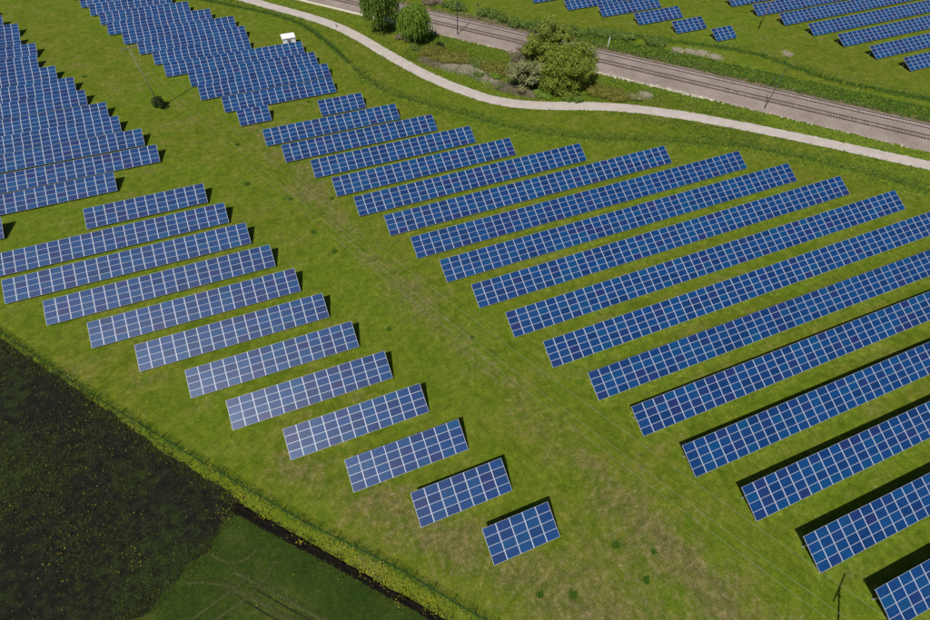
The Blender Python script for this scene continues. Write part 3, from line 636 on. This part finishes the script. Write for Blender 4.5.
# top left corner block
for i, (b, y) in enumerate(Tb):
    edge = -50.7 - (y-68)*.153 - 7; n = math.ceil((b-edge)/PITCH)
    if i == 0: lab = 'solar table end at the left frame edge, between the two left blocks'
    else: lab = f'solar table, {ORD[i]} row up from the grass gap in the top left block'
    solar_table(b-n*PITCH, b, y, lab, 'solar tables in the top left block', y < 136)
# block in front of the white kiosk
for i, (a, b, y) in enumerate(Kb):
    if i == 0: lab = 'four-module solar table at the near end of the block below the white kiosk'
    elif i == 4: lab = 'solar table directly in front of the white kiosk'
    else: lab = f'solar table, {ORD[i+1]} row up in the block below the white kiosk'
    n = round((b-a)/PITCH); solar_table(b-n*PITCH, b, y, lab, 'solar tables in the block below the white kiosk', y < 136)
# two blocks beyond the railway
for i, (a, b, y) in enumerate(Fb):
    n = round((b-a)/PITCH)
    lab = 'small four-module solar table standing alone nearest the railway' if i == 0 else f'solar table, {ORD[i+1]} row back in the middle block beyond the railway'
    solar_table(a, a+n*PITCH, y, lab, 'solar tables in the middle block beyond the railway', False)
for i, (a, b, y) in enumerate(Gb):
    n = round((b-a)/PITCH)
    solar_table(a, a+n*PITCH, y, f'long solar table, {ORD[i+1]} row up in the top right corner block', 'solar tables in the top right corner block', False)

# ------------------------------------------------------------------ white kiosk
def kiosk():
    root = empty('transformer_kiosk', (5.5, 141.1, 0)); tag(root, 'small white flat roofed transformer kiosk behind the solar tables', 'kiosk')
    b = MB(); b.box((0, 0, 1.1), (3.2, 2.5, 2.2)); b.build('body', M['white'], root)
    b = MB(); b.box((0, 0, 2.3), (3.5, 2.8, .2)); b.box((0, 0, 2.425), (3.3, 2.6, .05)); b.build('roof', M['white'], root)
    b = MB(); b.box((-.05, -1.275, 1.15), (1.0, .05, 1.9)); d = b.build('door', M['grey'], root)
    b = MB()
    for k in range(7): b.box((-.05, -1.315, .6+k*.2), (.8, .03, .09), 0, Matrix.Rotation(.5, 3, 'X'))
    b.build('louvre', M['darksteel'], d)
    b = MB(); b.box((0, 0, .04), (3.6, 2.9, .08)); b.build('plinth', M['concrete'], root)
kiosk()

# ------------------------------------------------------------------ poles, posts, cables
ARM = Vector((.907, .42, 0))
def utility_pole(loc, h, mat, label):
    root = empty('utility_pole', (*loc, 0)); tag(root, label, 'utility pole', 'poles of the overhead line')
    b = MB(); b.tube([(0, 0, -.3), (0, 0, h*.5), (0, 0, h+.25)], [.14, .11, .07], 10); b.build('pole_shaft', mat, root, smooth=True)
    b = MB(); rot = Matrix.Rotation(math.atan2(ARM.y, ARM.x), 3, 'Z'); b.box((0, 0, h-.18), (3.7, .12, .14), 0, rot); b.tube([ARM*1.0+Vector((0, 0, h-.25)), (0, 0, h-1.2)], .03, 5); b.tube([-ARM*1.0+Vector((0, 0, h-.25)), (0, 0, h-1.2)], .03, 5)
    b.build('crossarm', mat, root)
    for s in (-1.74, 0, 1.74):
        c = ARM*s; b = MB(); z = h-.11 if s else h-1.4
        if not s: b.box((0, .0, h-1.45), (.3, .3, .08))
        b.tube([(c.x, c.y, z), (c.x, c.y, z+.05), (c.x, c.y, z+.12)], [.05, .07, .03], 8); b.build('insulator', M['grey'], root)
utility_pole((35.63, -13.57), 11.57, M['bark'], 'brown utility pole just outside the bottom right, its shadow on the grass')
utility_pole((-26.95, 120.8), 13.3, M['polecon'], 'pale utility pole rising from the lone dark bush')
for s, dz, lab in ((1.74, 0, 'thin overhead cable running nearest the big right block'), (0, -1.28, 'middle of the three thin overhead cables above the meadow'), (-1.74, 0, 'thin overhead cable running nearest the block beside the dark field')):
    a = Vector((35.63, -13.57, 11.57+dz)) + ARM*s; e = Vector((-26.95, 120.8, 13.3+dz)) + ARM*s
    pts = [a + (e-a)*t - Vector((0, 0, 4*4.45*t*(1-t))) for t in np.linspace(0, 1, 60)]
    b = MB(); b.tube(pts, .010, 5); tag(b.build('overhead_cable', M['cable']), lab, 'cable', 'overhead cables above the meadow')
def post(name, loc, h, r, mat, label, cat, tilt=(0, 0), top=None, parts=()):
    root = empty(name, (*loc, 0)); root.rotation_euler = (tilt[0], tilt[1], 0); tag(root, label, cat)
    b = MB(); b.tube([(0, 0, -.2), (0, 0, h)], [r, r*.75], 8); b.build('shaft', mat, root, smooth=True)
    return root
m1 = post('railway_mast', (49.32, 131.09), 11, .14, M['darksteel'], 'tall dark steel mast beside the near track, right of the willows', 'mast')
b = MB(); b.box((.3, .35, 8.0), (1.3, .1, .1), 0, Matrix.Rotation(.84, 3, 'Z')); b.box((.0, 0, 7.6), (.3, .3, .4)); b.build('bracket', M['darksteel'], m1)
m2 = post('railway_mast', (102.31, 71.45), 9.6, .085, M['darksteel'], 'thin leaning mast at the ballast edge left of the track bend', 'mast'); m2['label'] = 'thin dark mast beside the near track in the right half'
b = MB(); b.box((0, 0, 9.3), (1.2, .08, .08), 0, Matrix.Rotation(.84, 3, 'Z')); b.build('bracket', M['darksteel'], m2)
m3 = post('wooden_pole', (130.38, 105.07), 8.5, .12, M['rust'], 'reddish brown pole standing in front of the top right solar tables', 'pole')
b = MB(); b.box((0, 0, 8.2), (1.6, .1, .12), 0, Matrix.Rotation(.5, 3, 'Z')); b.build('crossarm', M['rust'], m3)
m4 = post('marker_post', (83.46, 109.17), 3.1, .09, M['paint'], 'slim white post beside the far railway track', 'post')
b = MB(); b.box((0, 0, 3.1), (.24, .1, .26)); b.build('cap', M['paint'], m4)
m5 = post('signal_post', (58.04, 137.91), 4.2, .07, M['darksteel'], 'thin dark post beside the far track near the tall mast', 'post')
b = MB(); b.box((0, -.08, 4.0), (.35, .12, .6)); b.build('signal_plate', M['darksteel'], m5)
m6 = post('signal_post', (111.35, 79.14), 2.8, .09, M['darksteel'], 'short dark post on the far grass bank opposite the thin dark mast', 'post', tilt=(0, -.12))
b = MB(); b.box((0, 0, 2.75), (.26, .2, .35)); b.build('cap', M['darksteel'], m6)
m7 = post('bollard', (19.28, 147.4), .75, .13, M['darksteel'], 'small dark bollard standing on the gravel path', 'bollard')
b = MB(); b.tube([(0, 0, .74), (0, 0, .8), (0, 0, .86)], [.16, .16, .05], 8); b.build('cap', M['darksteel'], m7)

# ------------------------------------------------------------------ fences
def fence(L, h, step, mat, label, vs=.5, name='wire_fence', r=.012, post_r=.035):
    P = resample(L, step); root = empty(name, (P[0][0], P[0][1], 0)); tag(root, label, 'fence'); o = P[0]
    b = MB(); b.tube([(0, 0, -.1), (0, 0, h+.08)], post_r, 6); b.box((0, 0, h+.1), (post_r*2.6, post_r*2.6, .04)); pm = b.mesh('fence_post', mat)
    for q in P: link('fence_post', pm, root, (q[0]-o[0], q[1]-o[1], 0))
    V = []; F = []
    def bar(a, c, rr):
        k = len(V); a = np.array(a); c = np.array(c); d = c-a; d = d/np.linalg.norm(d)
        u = np.array([-d[1], d[0], 0]) if abs(d[2]) < .9 else np.array([1., 0, 0]); u = u/np.linalg.norm(u); v = np.cross(d, u)
        for e in (a, c):
            for t in range(3): V.append(e + (u*math.cos(t*2.094)+v*math.sin(t*2.094))*rr)
        for t in range(3): F.append((k+t, k+(t+1) % 3, k+3+(t+1) % 3, k+3+t))
    Q = P - o
    for a, c in zip(Q[:-1], Q[1:]):
        for z in np.linspace(.05, h, 6): bar((*a, z), (*c, z), r)
        m = max(2, int(step/vs))
        for t in (np.arange(m)+.5)/m:
            q = a+(c-a)*t; bar((*q, .03), (*q, h), r*.8)
    link('wire_mesh', mesh('wire_mesh', V, F, mat), root)
fence(FENCE[6:], 1.6, 2.6, M['fence'], 'long green wire mesh fence curving below the gravel path', .4)
fence(FENCE_L, 1.15, 2.5, M['fence'], 'straight green mesh fence between the dark field and the solar tables', .16, r=.010)
fence(FENCE_F, 1.6, 3.0, M['fence'], 'wire fence on the far side of the railway', .5)
